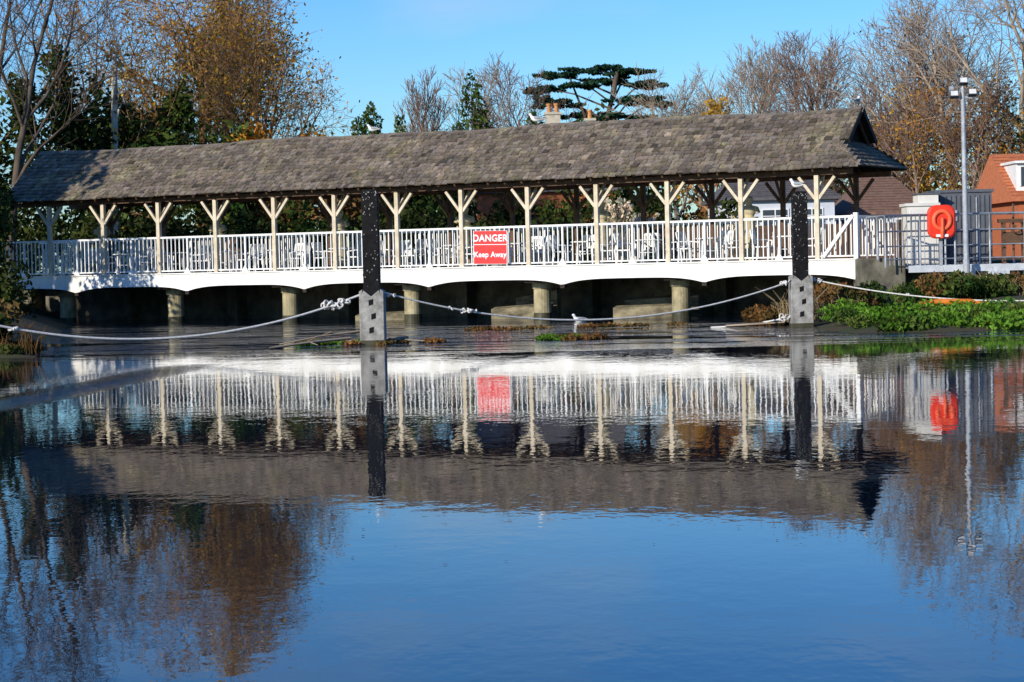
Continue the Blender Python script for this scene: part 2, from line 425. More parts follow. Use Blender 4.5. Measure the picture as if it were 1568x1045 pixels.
def railing(wp,name,gap):
    mb=MB(); t0,t1=-20.4,10.7
    mb.box(t0,t1,wp-.03,wp+.03,2.72,2.78,0); mb.box(t0,t1,wp-.02,wp+.02,1.66,1.70,0)
    for i in range(-3,12):
        a=P0+i*BAY
        for j in range(1,14):
            t=a+j*BAY/14
            if t>t1-.1 or t<t0: continue
            if j==7:
                mb.box(t-.03,t+.03,wp-.03,wp+.03,1.61,2.72,0)
                mb.add([(t-.12,wp-.04,1.612),(t+.12,wp-.04,1.612),(t+.02,wp-.04,1.80),(t-.02,wp-.04,1.80),
                        (t-.12,wp-.06,1.612),(t+.12,wp-.06,1.612),(t+.02,wp-.06,1.80),(t-.02,wp-.06,1.80)],
                       [(0,1,2,3),(7,6,5,4),(4,5,1,0),(1,5,6,2),(3,2,6,7),(0,3,7,4)])
            else: mb.box(t-.014,t+.014,wp-.014,wp+.014,1.70,2.72,0)
    if wp<1:
        mb.box(10.62,10.74,wp-.06,wp+.06,1.61,2.85,0)
        mb.beam((9.75,wp-.07,1.66),(10.62,wp-.07,2.78),.05,.09,0)
    mb.obj(name,[m_white],bridge)
railing(0.0,'front_railing',0); railing(3.2,'rear_railing',0)
mb=MB()
for j in range(1,13): mb.box(10.67,10.70,j*.245-.013,j*.245+.013,1.66,2.72,0)
mb.box(10.65,10.72,.06,3.15,2.72,2.78,0)
mb.obj('end_railing',[m_white],bridge)

SW,SZ=2.05,1.69; SL=math.hypot(SW,SZ); EAVE=4.08; T0=-18.9
def sag(t): return .025*math.sin(t*.55)+.018*math.sin(t*1.3+1)
mb=MB(); nr=15; ex=SL/nr
for side in(-1,1):
    for r in range(nr):
        s0=r*ex-.04; s1=s0+ex*1.9
        fr=r/nr
        tend=10.95-.95*min(fr/.456,1) if fr<.456 else 10.38
        t=T0+R.random()*.1
        while t<tend:
            wd=R.uniform(.12,.25); t1=min(t+wd,tend)
            if t1-t<.03: break
            lo=s0+R.uniform(-.035,.025)
            def pt(tt,ss,off):
                ww=-.45+ss*SW/SL; zz=EAVE+ss*SZ/SL
                ww-=off*SZ/SL; zz+=off*SW/SL
                zz+=sag(tt)*min(max(ss/SL,.3),1)
                if side>0: ww=3.2-ww
                return (tt,ww,zz)
            s1c=min(s1,SL); th=R.uniform(.028,.05); o0=.035
            g0=t+.006; g1=t1-.006
            vs=[pt(g0,lo,o0),pt(g1,lo,o0),pt(g1,s1c,.002),pt(g0,s1c,.002),pt(g0,lo,o0+th),pt(g1,lo,o0+th),pt(g1,s1c,.014),pt(g0,s1c,.014)]
            br=R.uniform(.62,1.28)*(.94+.12*math.sin(t*.9+r)); 
            if R.random()<.06: br*=.5
            if R.random()<.03: br*=1.5
            c=(br*R.uniform(.95,1.06),br,br*R.uniform(.9,1.1))
            mb.add(vs,[(0,1,5,4),(4,5,6,7),(1,2,6,5),(3,0,4,7),(0,3,2,1)],0,c)
            t=t1
A0=Vector((10.95,0,EAVE)); A1=Vector((9.98,0,4.86)); hl=(A1-A0).length; hr=7
for r in range(hr):
    f=r/hr; w0=-.45+.935*f; w1=3.65-.935*f; w_=w0
    p=A0.lerp(A1,f); p2=A0.lerp(A1,min(1,(r+1.7)/hr))
    while w_<w1:
        wd=min(w_+R.uniform(.1,.2),w1)
        if wd-w_<.02: break
        br=R.uniform(.6,1.2); th=R.uniform(.025,.04)
        a0=p+Vector((.02,0,.03)); a1=p2
        mb.add([(a0.x,w_+.004,a0.z),(a0.x,wd-.004,a0.z),(a1.x,wd-.004,a1.z),(a1.x,w_+.004,a1.z),
                (a0.x+.02,w_+.004,a0.z+th),(a0.x+.02,wd-.004,a0.z+th),(a1.x+.01,wd-.004,a1.z+.012),(a1.x+.01,w_+.004,a1.z+.012)],
               [(0,1,5,4),(4,5,6,7),(1,2,6,5),(3,0,4,7)],0,(br,br,br))
        w_=wd
t=T0
while t<10.36:
    L_=.36; br=R.uniform(.7,1.1); z=5.80+sag(t)+R.uniform(0,.02)
    e2=min(t+L_,10.42)
    for sg in(-1,1):
        mb.add([(t,1.6,z),(e2,1.6,z-.01),(e2,1.6+sg*.15,z-.12),(t,1.6+sg*.15,z-.11),(t,1.6,z-.03),(e2,1.6,z-.04),(e2,1.6+sg*.15,z-.15),(t,1.6+sg*.15,z-.14)],
               [(0,1,2,3) if sg<0 else (3,2,1,0),(7,6,5,4),(2,6,7,3),(1,5,6,2),(0,3,7,4)],0,(br,br,br))
    t+=.33
roof=mb.obj('shingle_roof',[m_shake],bridge)
mb=MB()
for sd in(-1,1):
    def q(t,s):
        ww=-.45+s*SW/SL; return (t, ww if sd<0 else 3.2-ww, EAVE+s*SZ/SL-.012)
    mb.add([q(T0,0),q(10.93,0),q(9.98,SL*.456),q(10.34,SL*.456),q(10.34,SL),q(T0,SL)],[(0,1,2,3,4,5)])
mb.add([(10.93,-.44,EAVE),(10.93,3.64,EAVE),(9.97,2.70,4.84),(9.97,.50,4.84)],[(0,1,2,3)])
mb.add([(9.96,.48,4.84),(9.96,2.72,4.84),(9.96,1.6,5.72)],[(0,1,2)])
mb.add([(T0,-.45,EAVE),(T0,3.65,EAVE),(T0,1.6,5.76)],[(0,1,2)])
for sd in(-1,1):
    mb.beam((10.37,1.6+sd*1.16,4.83),(10.37,1.6+sd*.02,5.75),.03,.14,0)
for wv_ in np.arange(.7,2.6,.16):
    hh=5.70-abs(wv_-1.6)*.79
    if hh>4.95: mb.box(9.965,9.985,wv_-.055,wv_+.055,4.87,hh-.02,0)
mb.obj('roof_boards_and_gablet',[m_darkwood],bridge)
mb=MB(); mb.box(-24,10.5,4.9,5.5,-1.5,1.46,0); mb.box(-24,10.5,4.8,5.6,1.46,1.56,0)
for t in np.arange(-22,11,BAY*2): mb.box(t-.2,t+.2,4.3,4.9,-1.5,1.2,0)
mb.obj('weir_wall',[m_concrete],None).matrix_world=Matrix.Translation((0,OY,0))@Matrix.Rotation(-TH,4,'Z')
mb=MB()
def cut(t0,t1,w0,h0,h1,th=.25):
    n=8
    for k in range(n):
        a=t0+(t1-t0)*k/n; b_=t0+(t1-t0)*(k+1)/n
        ha=h0+(h1-h0)*k/n; hb=h0+(h1-h0)*(k+1)/n
        mb.add([(a,w0,-1),(b_,w0,-1),(b_,w0,hb),(a,w0,ha),(a,w0+th,-1),(b_,w0+th,-1),(b_,w0+th,hb+.06),(a,w0+th,ha+.06)],[(0,1,2,3),(3,2,6,7),(5,4,7,6),(1,5,6,2),(4,0,3,7)])
cut(-1.5,.5,1.5,.30,.42); cut(-.9,.5,2.0,.62,.85); cut(2.6,5.0,1.5,.30,.36); cut(2.6,5.0,2.3,.5,.62); cut(-6.5,-4.6,1.7,.14,.22)
mb.obj('sluice_cutwaters',[m_apron],bridge)
mb=MB(); mb.box(-24,11.5,3.31,9.5,1.47,1.565,0)
o=mb.obj('terrace_paving',[m_concrete],None); o.matrix_world=Matrix.Translation((0,OY,0))@Matrix.Rotation(-TH,4,'Z')

sg=empty('danger_sign',B(-.56,-.18,1.68),-TH)
mb=MB(); mb.box(-.55,.55,-.02,.01,0,.56,0); mb.box(-.55,.55,-.02,.01,.58,.97,0)
for (a,c) in((0,.56),(.58,.97)):
    mb.box(-.57,.57,-.015,.02,a-.012,c+.008,1)
mb.box(-.4,-.36,.02,.15,.1,.95,1); mb.box(.36,.4,.02,.15,.1,.95,1)
mb.obj('red_panels',[m_signred,m_signwhite],sg)
for txt,z,sz,of in(('DANGER',.665,.28,.007),('Keep Away',.20,.225,.005)):
    cu=bpy.data.curves.new('lettering','FONT'); cu.body=txt; cu.size=sz; cu.align_x='CENTER'; cu.extrude=.002; cu.offset=of
    cu.space_character=1.05
    cu.materials.append(m_signwhite)
    o=bpy.data.objects.new('lettering_'+txt.split()[0].lower(),cu); COL.objects.link(o); o.parent=sg
    o.location=(0,-.026,z); o.rotation_euler=(math.pi/2,0,0)
sg.rotation_euler=(0,math.radians(1.0),-TH)

# ---------------------------------------------------------------- patio furniture
def chair_mesh():
    mb=MB()
    for x in(-.22,.22):
        mb.beam((x,-.22,0),(x*.95,-.2,.44),.045,.045); mb.beam((x,.24,0),(x*.95,.2,.44),.045,.045)
        mb.beam((x*1.1,-.22,.62),(x*1.1,.22,.66),.05,.03); mb.beam((x*1.1,-.2,.42),(x*1.1,-.22,.62),.045,.04)
        mb.beam((x*.95,.2,.42),(x*.95,.3,.92),.05,.04)
    mb.box(-.24,.24,-.24,.22,.42,.46)
    mb.beam((-.2,.3,.90),(.2,.3,.90),.04,.08); mb.beam((-.2,.24,.55),(.2,.24,.55),.03,.05)
    for x in(-.14,-.07,0,.07,.14): mb.beam((x,.235,.52),(x,.3,.9),.04,.02)
    o=mb.obj('patio_chair',[m_white],bevel=.006); return o
def table_mesh():
    mb=MB(); mb.lathe((0,0,0),[(.42,.70),(.43,.71),(.43,.73),(.42,.74)],20)
    for a in range(4):
        c,s=math.cos(a*math.pi/2+.78),math.sin(a*math.pi/2+.78); mb.beam((.33*c,.33*s,0),(.28*c,.28*s,.70),.045,.045)
    mb.lathe((0,0,0),[(.30,.35),(.30,.37)],16)
    return mb.obj('patio_table',[m_white])
ch=chair_mesh(); tb=table_mesh(); first=[True,True]
for k in range(13):
    tt=-17.6+k*2.13+R.uniform(-.2,.2); w0=R.uniform(1.4,1.9)
    if k!=6:
        o=tb if first[0] else bpy.data.objects.new('patio_table',tb.data)
        if not first[0]: COL.objects.link(o)
        first[0]=False; o.location=B(tt,w0,1.55)
    for q in range(R.choice((2,3,3))):
        a=[0.1,math.pi-.1,1.6][q]+R.uniform(-.35,.35)
        o=ch if first[1] else bpy.data.objects.new('patio_chair',ch.data)
        if not first[1]:
            COL.objects.link(o); m_=o.modifiers.new('bevel','BEVEL'); m_.width=.006; m_.segments=2
        first[1]=False
        d_=Vector((math.cos(a),math.sin(a)))*.72
        o.location=B(tt+d_.x,w0+d_.y,1.55); o.rotation_euler=(0,0,a-math.pi/2-TH)
def bust_mesh():
    mb=MB()
    mb.lathe((0,0,0),[(.22,0),(.22,.08),(.15,.12),(.13,1.05),(.19,1.12),(.20,1.18)],12)
    mb.tube([(0,0,1.18),(0,0,1.24),(0,0,1.34),(0,0,1.43),(0,0,1.47),(0,-.01,1.53),(0,-.015,1.60),(0,-.01,1.67),(0,0,1.715),(0,0,1.73)],
            [.09,.12,.20,.17,.07,.065,.095,.10,.06,.02],12,0,1.0)
    mb.tube([(-.22,0,1.28),(-.17,0,1.38),(0,0,1.42),(.17,0,1.38),(.22,0,1.28)],[.05,.075,.09,.075,.05],8)
    mb.tube([(0,-.08,1.62),(0,-.125,1.585),(0,-.09,1.57)],[.012,.02,.015],6)
    return mb.obj('stone_bust',[m_stone],smooth=True)
bm_=bust_mesh(); f_=True
for t in(-17,-12.2,-7.45,-2.85,1.85,6.6):
    o=bm_ if f_ else bpy.data.objects.new('stone_bust',bm_.data)
    if not f_: COL.objects.link(o)
    f_=False; o.location=B(t,2.4,1.57); o.scale=(1.35,1.35,1.10); o.rotation_euler=(0,0,-TH+R.uniform(-.4,.4))

# ---------------------------------------------------------------- mooring posts
def mooring(name,x,y,ht,hb,seed):
    rg=random.Random(seed); e=empty(name,(x,y,0),math.radians(rg.uniform(-4,4)))
    mb=MB(); mb.box(-.265,.265,-.265,.265,-1.4,hb-.22,0); mb.box(-.272,.272,-.272,.272,-1.3,.10,1)
    for s_ in(-1,1):
        mb.add([(s_*.265,-.262,hb-.22),(s_*.265,.262,hb-.22),(s_*.265,.262,hb-.05),(s_*.265,-.262,hb-.05),(s_*.19,-.262,hb-.22),(s_*.19,.262,hb-.22),(s_*.19,.262,hb+.0),(s_*.19,-.262,hb+.0)],
          [(0,1,2,3),(4,7,6,5),(3,2,6,7),(0,3,7,4),(1,5,6,2)])
    mb.add([(-.24,-.268,hb-.24),(.24,-.268,hb-.24),(.17,-.268,hb-.02),(0,-.268,hb-.16),(-.17,-.268,hb-.02),(-.24,.2,hb-.24),(.24,.2,hb-.24),(.17,.2,hb-.02),(0,.2,hb-.16),(-.17,.2,hb-.02)],
      [(0,1,2,3,4),(2,7,8,3),(3,8,9,4),(0,4,9,5),(1,6,7,2)])
    mb.obj('concrete_base',[m_block,m_algae],e,bevel=.015)
    mb=MB(); mb.box(-.175,.175,-.175,.175,hb-.15,ht-.06,0); mb.box(-.16,.16,-.16,.16,ht-.06,ht,0)
    for k in range(3):
        x0=-.06+.05*(k%2); z0=.24+k*.3
        mb.add([(x0,-.27,z0),(x0+.10,-.27,z0+.03),(x0+.10,-.27,z0+.15),(x0,-.27,z0+.12)],[(0,1,2,3)])
    mb.obj('tarred_timber',[m_black],e,bevel=.012)
    mb=MB()
    for k in range(60):
        a=rg.uniform(-.16,.16); z=hb+.05+(ht-hb-.1)*(1-rg.random()**1.6); s=rg.uniform(.003,.010)
        mb.box(a-s,a+s,-.179,-.174,z-s*1.5,z+s*1.5,0)
    for k in range(30):
        a=rg.uniform(-.16,.16); z=hb+.05+(ht-hb-.1)*rg.random(); s=rg.uniform(.003,.010); mb.box(-.179,-.174,a-s,a+s,z-s,z+s,0)
    for z in(hb+.28,hb+1.1):
        mb.box(-.182,.182,-.182,-.176,z,z+.05,1)
    mb.obj('lichen_and_straps',[m_spots,m_black],e)
    return e
mooring('mooring_post',-3.0,48.1,3.35,1.2,4)
mooring('mooring_post',6.97,53.4,3.25,1.26,9)

def sagline(a,b,low,n=40):
    a=Vector(a);b=Vector(b);out=[]
    for i in range(n+1):
        f=i/n; p=a.lerp(b,f); p.z-= (min(a.z,b.z)-low)*4*f*(1-f)
        out.append(p)
    return out
def rope_obj(name,pts,r,knots):
    mb=MB(); mb.tube(pts,r,7)
    for f,k,s in knots:
        i=int(f*(len(pts)-1)); c=Vector(pts[i])
        for q in range(k):
            d=rv(R).normalized(); e=d.orthogonal().normalized(); g2=d.cross(e)
            cc=c+Vector((R.uniform(-s,s),R.uniform(-.3*s,.3*s),R.uniform(-.3*s,.3*s)))
            ring=[cc+(e*math.cos(a)+g2*math.sin(a))*s*.36 for a in np.linspace(0,6.0,9)]
            mb.tube(ring,r*.8,6)
    return mb.obj(name,[m_rope],smooth=True)
rope_obj('mooring_rope',sagline((-11.6,43.3,1.15),(-3.2,47.95,1.1),.28),.025,[(.22,6,.09),(.93,12,.18),(.97,7,.12)])
rope_obj('mooring_rope',sagline((-2.75,48.0,1.12),(6.75,53.2,1.12),.36,60),.021,[(.02,4,.09),(.15,3,.07),(.19,7,.10),(.215,5,.09),(.985,7,.12)])
rope_obj('mooring_rope',sagline((7.2,53.4,1.15),(14.5,51.2,.7),.35),.018,[(.03,5,.11),(.3,3,.06)])
rope_obj('mooring_rope',sagline((4.9,54.6,.0),(6.7,53.3,.25),-.05),.02,[(.95,8,.15)])

# ---------------------------------------------------------------- gulls
def gull(name,loc,rz,swim=False,s=1.0):
    e=empty(name,loc,rz); e.scale=(s,s,s); zb=-.115 if swim else 0
    mb=MB()
    mb.tube([(-.21,0,.15+zb),(-.15,0,.155+zb),(-.08,0,.155+zb),(0,0,.15+zb),(.06,0,.155+zb),(.10,0,.18+zb),(.125,0,.215+zb),(.14,0,.245+zb),(.155,0,.262+zb),(.175,0,.262+zb),(.19,0,.255+zb)],
            [.012,.028,.052,.066,.064,.048,.034,.032,.036,.028,.012],12,0)
    mb.tube([(.185,0,.256+zb),(.215,0,.25+zb),(.235,0,.242+zb)],[.010,.007,.002],6,2)
    for y in(-1,1):
        mb.tube([(.07,y*.045,.17+zb),(.02,y*.06,.175+zb),(-.07,y*.055,.175+zb),(-.16,y*.03,.17+zb)],[.02,.042,.038,.014],8,1,.45)
        mb.tube([(-.14,y*.03,.172+zb),(-.20,y*.022,.168+zb),(-.26,y*.012,.162+zb)],[.018,.012,.003],6,2,.5)
        mb.tube([(.17,y*.026,.268+zb),(.174,y*.029,.268+zb)],[.005,.005],5,2)
        if not swim:
            mb.tube([(0,y*.025,.10),(.005,y*.025,.05),(0,y*.025,.0)],[.008,.005,.005],5,2)
            mb.tube([(-.01,y*.025,.004),(.035,y*.03,.004)],[.005,.008],5,2)
    mb.obj('gull_body',[m_gullw,m_gullg,m_gulld],e,smooth=True)
gull('seagull',(1.93,62.6,.0),math.radians(200),True,1.25)
gull('seagull',B(.15,1.6,5.80),math.radians(170),False,1.25)
gull('seagull',B(10.2,1.6,5.80),math.radians(60),False,1.15)
gull('seagull',(6.93,53.4,3.25),math.radians(140),False,1.1)
gull('seagull',B(-5.6,1.6,5.80),math.radians(160),False,1.1)

# ---------------------------------------------------------------- right-hand bank structures
mb=MB(); mb.box(9.35,10.5,59.0,60.6,.3,1.60,0); mb.box(9.25,10.1,59.2,60.4,.0,.75,0); mb.box(10.5,11.6,59.6,60.6,.2,1.2,0)
mb.obj('concrete_abutment',[m_concrete],bevel=.03)
wk=empty('steel_walkway')
mb=MB(); mb.box(10.5,19,58.6,59.9,1.30,1.345,1)
mb.box(10.5,19,58.55,58.6,1.20,1.38,0); mb.box(10.5,19,59.9,59.95,1.2,1.38,0)
for x in(11.95,12.85,14.6,16.5):
    mb.box(x-.07,x+.07,58.62,58.76,-.2,1.2,0); mb.beam((x-.45,58.7,1.2),(x,58.7,.65),.06,.08,0); mb.box(x-.3,x+.3,58.5,58.6,1.1,1.2,0)
mb.obj('deck_frame',[m_paleblue,m_steel],wk)
mb=MB()
for yy in(58.6,59.9):
    x=9.9
    while x<19:
        mb.tube([(x,yy,1.35),(x,yy,2.72)],.028,8); x+=.92
    for z in(2.72,2.3,1.9,1.55): mb.tube([(9.9,yy,z),(19,yy,z)],.024 if z>2.5 else .018,8)
x=9.9
while x<11.0:
    mb.tube([(x,58.6,1.4),(x,58.6,2.72)],.012,6); x+=.115
mb.tube([(9.55,59.4,1.55),(9.55,59.4,2.7),(9.9,58.6,2.72)],.025,8); mb.tube([(9.75,58.9,1.55),(9.75,58.9,2.7)],.03,8)
mb.obj('tubular_railing',[m_steel],wk,smooth=True)
lb=empty('lifebuoy_housing',(11.36,58.45,2.52))
mb=MB()
def rrect(w,h,r,y,n=6):
    out=[]
    for cx,cz,a0 in((w/2-r,h/2-r,0),(-w/2+r,h/2-r,90),(-w/2+r,-h/2+r,180),(w/2-r,-h/2+r,270)):
        for k in range(n+1):
            a=math.radians(a0+90*k/n); out.append((cx+r*math.cos(a),y,cz+r*math.sin(a)))
    return out
f0=rrect(.72,.88,.22,-.04); f1=rrect(.72,.88,.22,.10); f2=rrect(.64,.80,.20,-.075); n=len(f0)
mb.add(f0+f1+f2,[(k,(k+1)%n,n+(k+1)%n,n+k) for k in range(n)]+[(k,2*n+k,2*n+(k+1)%n,(k+1)%n) for k in range(n)]+[tuple(range(2*n,3*n)),tuple(range(2*n-1,n-1,-1))],0)
ring=[(.215*math.cos(a),-.085,.04+.235*math.sin(a)) for a in np.linspace(0,2*math.pi,33)]
mb.tube(ring,.055,10,1)
mb.tube([(0,-.08,-.42),(0,-.13,-.25),(0,-.15,.10)],[.05,.05,.045],8,1)
mb.box(-.16,.16,-.10,-.07,-.40,-.33,2)
mb.obj('housing_and_ring',[m_red,m_redring,m_signwhite],lb)
mb=MB(); mb.box(-.04,.04,.10,.16,-1.15,.2,0); mb.obj('bracket',[m_steel],lb)
cb=empty('equipment_cabinet',(11.2,60.6,1.36))
mb=MB(); mb.box(-.42,.42,-.4,.5,0,1.62,0); mb.box(-.47,.47,-.45,.55,1.62,1.70,0); mb.box(-.1,.45,-.3,.5,1.70,1.93,0); mb.box(-.14,.50,-.34,.54,1.93,1.97,1)
mb.box(-.36,.36,-.415,-.40,.08,1.55,0)
mb.obj('cabinet_shell',[m_cabinet,m_container],cb,bevel=.01)
ct=empty('storage_container',(12.45,61.6,1.36))
mb=MB(); mb.box(-.75,.75,-.8,.9,0,1.98,0); mb.box(-.8,.8,-.85,.95,1.98,2.06,0)
for x in np.arange(-.65,.7,.13): mb.box(x-.03,x+.03,-.83,-.80,.08,1.9,0)
mb.box(-.02,.02,-.86,-.83,.05,1.9,1); mb.box(.3,.34,-.87,-.83,.1,1.85,1)
mb.box(-.5,-.2,-.845,-.83,1.2,1.5,1)
mb.obj('container_shell',[m_container,m_steel],ct,bevel=.01)
wn=empty('sluice_winch',(13.35,58.9,1.36))
mb=MB(); mb.box(-.3,-.22,-.1,.1,0,1.1,0); mb.box(.22,.3,-.1,.1,0,1.1,0); mb.box(-.4,.4,-.12,.12,1.1,1.2,0)
mb.tube([(0,-.12,1.0),(0,-.3,1.0)],.03,8); mb.tube([(.16*math.cos(a),-.28,1.0+.16*math.sin(a)) for a in np.linspace(0,6.28,17)],.02,6)
mb.tube([(0,0,.1),(0,0,1.6)],.03,8); mb.box(-.22,.22,-.14,.14,.55,.85,0)
mb.obj('winch_frame',[m_brownwood],wn)
lp=empty('floodlight_mast',(11.95,58.2,0))
mb=MB(); mb.tube([(0,0,.3),(0,0,1.5),(0,0,1.52),(-.03,0,6.0)],[.09,.09,.075,.055],12,0)
mb.box(-.28,.22,-.03,.03,5.72,5.78,0)
for x,z in((-.28,5.82),(.20,5.86),(-.03,6.16)):
    mb.obox((x,-.08,z),((.11,0,0),(0,.08,-.03),(0,.03,.075)),1); mb.obox((x,-.165,z+.03),((.09,0,0),(0,.005,-.002),(0,.02,.06)),2)
mb.tube([(-.38,-.02,5.98),(-.28,-.02,5.98)],[.07,.07],10,0); mb.tube([(-.03,0,6.0),(-.03,0,6.3)],.03,8,0)
mb.box(-.13,.13,-.13,.13,.25,.32,0)
mb.obj('mast_and_lamps',[m_steel,m_container,m_lampglass],lp)
mb=MB(); mb.tube([(9.6,52.3,.52),(10.1,52.2,.55),(10.8,52.3,.53),(11.2,52.35,.50)],[.05,.08,.08,.04],10); mb.obj('orange_float_boom',[m_boom],smooth=True)

# ---------------------------------------------------------------- houses
def house(name,x0,x1,y0,dep,zb,eave,ridge,mw,mr,wins,hip=0.0,over=.3,chim=()):
    e=empty(name)
    mb=MB(); mb.box(x0,x1,y0,y0+dep,zb,eave,0)
    ym=y0+dep/2
    if hip==0:
        for x in(x0,x1): mb.add([(x,y0,eave),(x,y0+dep,eave),(x,ym,ridge-.05)],[(0,1,2)])
    mb.obj('walls',[mw],e)
    mb=MB(); a,b_=x0-over,x1+over; c,d=y0-over,y0+dep+over; ez=eave-.12
    mb.add([(a,c,ez),(b_,c,ez),(b_-hip,ym,ridge),(a+hip,ym,ridge),(b_,d,ez),(a,d,ez),(a,c,ez-.12),(b_,c,ez-.12),(b_,d,ez-.12),(a,d,ez-.12)],
      [(0,1,2,3),(3,2,4,5),(1,4,2),(0,3,5),(6,7,1,0),(7,8,4,1),(8,9,5,4),(9,6,0,5),(9,8,7,6)])
    for k in range(1,14):
        f=k/14; z=ez+(ridge-ez)*f; y=c+(ym-c)*f; h2=hip*f
        mb.beam((a+h2,y-.03,z+.015),(b_-h2,y-.03,z+.015),.05,.03)
    mb.obj('roof',[mr],e)
    mb=MB()
    for (wx,wz,ww,wh) in wins:
        mb.box(wx-ww/2,wx+ww/2,y0-.05,y0-.01,wz,wz+wh,1)
        mb.box(wx-ww/2+.06,wx+ww/2-.06,y0-.06,y0-.052,wz+.06,wz+wh-.06,0)
        mb.box(wx-.025,wx+.025,y0-.075,y0-.061,wz+.06,wz+wh-.06,1)
        mb.box(wx-ww/2+.06,wx+ww/2-.06,y0-.075,y0-.062,wz+wh*.65,wz+wh*.65+.04,1)
        mb.box(wx-ww/2-.08,wx+ww/2+.08,y0-.14,y0-.0,wz-.08,wz-.002,1)
    mb.obj('windows',[m_glass,m_white],e)
    for (cx,cy,cz,cw,cd,np_) in chim:
        mb=MB(); mb.box(cx-cw/2,cx+cw/2,cy-cd/2,cy+cd/2,ridge-1.2,cz,0); mb.box(cx-cw/2-.06,cx+cw/2+.06,cy-cd/2-.06,cy+cd/2+.06,cz,cz+.12,0)
        for k in range(np_):
            px=cx+(k-(np_-1)/2)*cw*.5; mb.lathe((px,cy,cz+.12),[(.11,0),(.09,.3),(.12,.36),(.12,.42)],10,1)
        mb.obj('chimney',[m_chimney,m_pot],e)
    return e
house('red_brick_house',21.1,27,92,8,1.4,4.0,5.9,m_brick,m_orange_tile,[(21.9,2.2,.9,1.1),(24,2.2,1.2,1.1)])
e=empty('white_dormer'); 
dh=bpy.data.objects['red_brick_house']; e.parent=dh
mb=MB(); mb.box(21.1,22.7,92.4,95,4.2,5.35,0); mb.box(21.25,22.55,92.36,92.395,4.4,5.2,1)
for x in(21.25,21.7,22.12,22.53): mb.box(x-.03,x+.03,92.33,92.358,4.4,5.2,0)
mb.box(21.0,22.8,92.2,95,5.35,5.45,0)
mb.obj('dormer_body',[m_white,m_glass],e)
house('rendered_bungalow',9.3,14.2,97,7,1.4,4.4,5.6,m_render,m_grey_tile,[(10.1,2.8,.8,1.0),(11.6,2.8,1.2,1.0),(13.2,2.8,1.0,1.0)],hip=1.5)
house('tiled_roof_house',15.3,18.6,99,7,1.4,3.7,5.3,m_render,m_brown_tile,[(16.2,2.4,1,.9),(17.8,2.4,1,.9)],hip=1.2)
house('chimney_house',-1.5,5.0,104,7,1.4,5.2,7.9,m_brick,m_grey_tile,[(0,2.4,1,1.1),(3,2.4,1,1.1)],chim=((2.2,107,8.75,.72,.6,2),(4.0,107.5,8.45,.45,.5,1)))
mb=MB()
for x in np.arange(-14,18,1.8):
    y=86-x*.1; mb.box(x,x+1.72,y,y+.05,1.4,2.9,0); mb.box(x-.06,x+.02,y-.05,y+.1,1.4,3.0,0)
mb.obj('timber_fence',[m_brownwood])

# ---------------------------------------------------------------- vegetation
rs0=np.random.RandomState(5)
def row(x0,x1,y,zt,n,r,cnt,mis,zb=1.2,jit=1.0):
    out=[]
    for k in range(n):
        x=x0+(x1-x0)*(k+.5)/n+rs0.uniform(-jit,jit)*.5; h=zt*(.82+.3*rs0.rand())-zb
        out.append((x,y+rs0.uniform(-1,1)*jit,zb+h*.5,r*(.8+.4*rs0.rand()),r*.9,h*.55,cnt,mis[rs0.randint(len(mis))]))
    return out
foliage_mass('garden_hedge',row(-16,5,84,4.3,12,1.5,1500,[0,0,1])+row(4,9,90,3.8,4,1.3,900,[0,1,2])+row(-3,6.5,101,6.0,6,1.6,1000,[0,1,0]),[m_leaf_dk,m_leaf_g,m_leaf_br],.14,2)
foliage_mass('distant_treeline',row(-50,60,150,7.4,34,3.2,800,[0,0,1,2],jit=3)+row(-90,100,230,9.5,30,6,400,[1,2,0],jit=4)+row(-8,9,128,8.6,8,2.0,800,[0,1,0],jit=2)+row(13,24,124,7.6,6,2.2,800,[0,1,2],jit=2),[m_leaf_dk,m_leaf_g,m_leaf_br],.28,3)
foliage_mass('ivy_thicket',[(-19.5,86,4.5,3,2,4.2,3500,0),(-16.6,88,5.2,2.2,2,3.4,3500,0),(-16.0,90,7.2,1.1,1.2,2.2,1500,0),(-14.0,88,5.4,1.8,2,2.6,2800,1),(-11.4,88,5.0,2.0,2,2.2,2200,1),
   (-8.8,89,4.6,1.6,2,2.4,1800,2),(-6.5,88,4.2,1.6,2,2.0,1600,2),(-12.9,89,8.0,1.0,1,1.4,700,1),(-18.6,86,8.3,.6,.6,1.8,700,0),(-14.6,89,6.6,1.3,1,1.6,900,2),(-10.4,89,6.2,1.3,1,1.4,900,3),(-7.6,89,5.9,1.2,1,1.2,700,3)],[m_leaf_dk,m_leaf_g,m_leaf_br,m_leaf_o],.15,4,sub=11)
foliage_mass('riverside_bush',[(-16.3,69,1.8,1.6,1.5,2.4,2600,0),(-17.2,72,3.2,1.7,1.6,2.8,2600,0),(-15.3,66,1.2,1.0,1.2,1.2,1400,0),(-13.8,58,.8,1.0,1.4,.7,900,1),(-17.5,66,3.4,1.6,2,3.4,2400,0),(-11.2,46.6,.35,.7,.8,.45,1600,0)],[m_leaf_dk,m_leaf_br],.10,5)
foliage_mass('cypress_tree',[(-25.6,64.8,8.5,3.6,3.6,6.0,6000,0),(-26,65,4.5,3.5,3.5,3.5,3000,0)],[m_leaf_dk,m_bark_d],.28,6,sub=16,twigs=[(-25.7,64.9,.5,-25.6,64.8,13,.35,.06)])

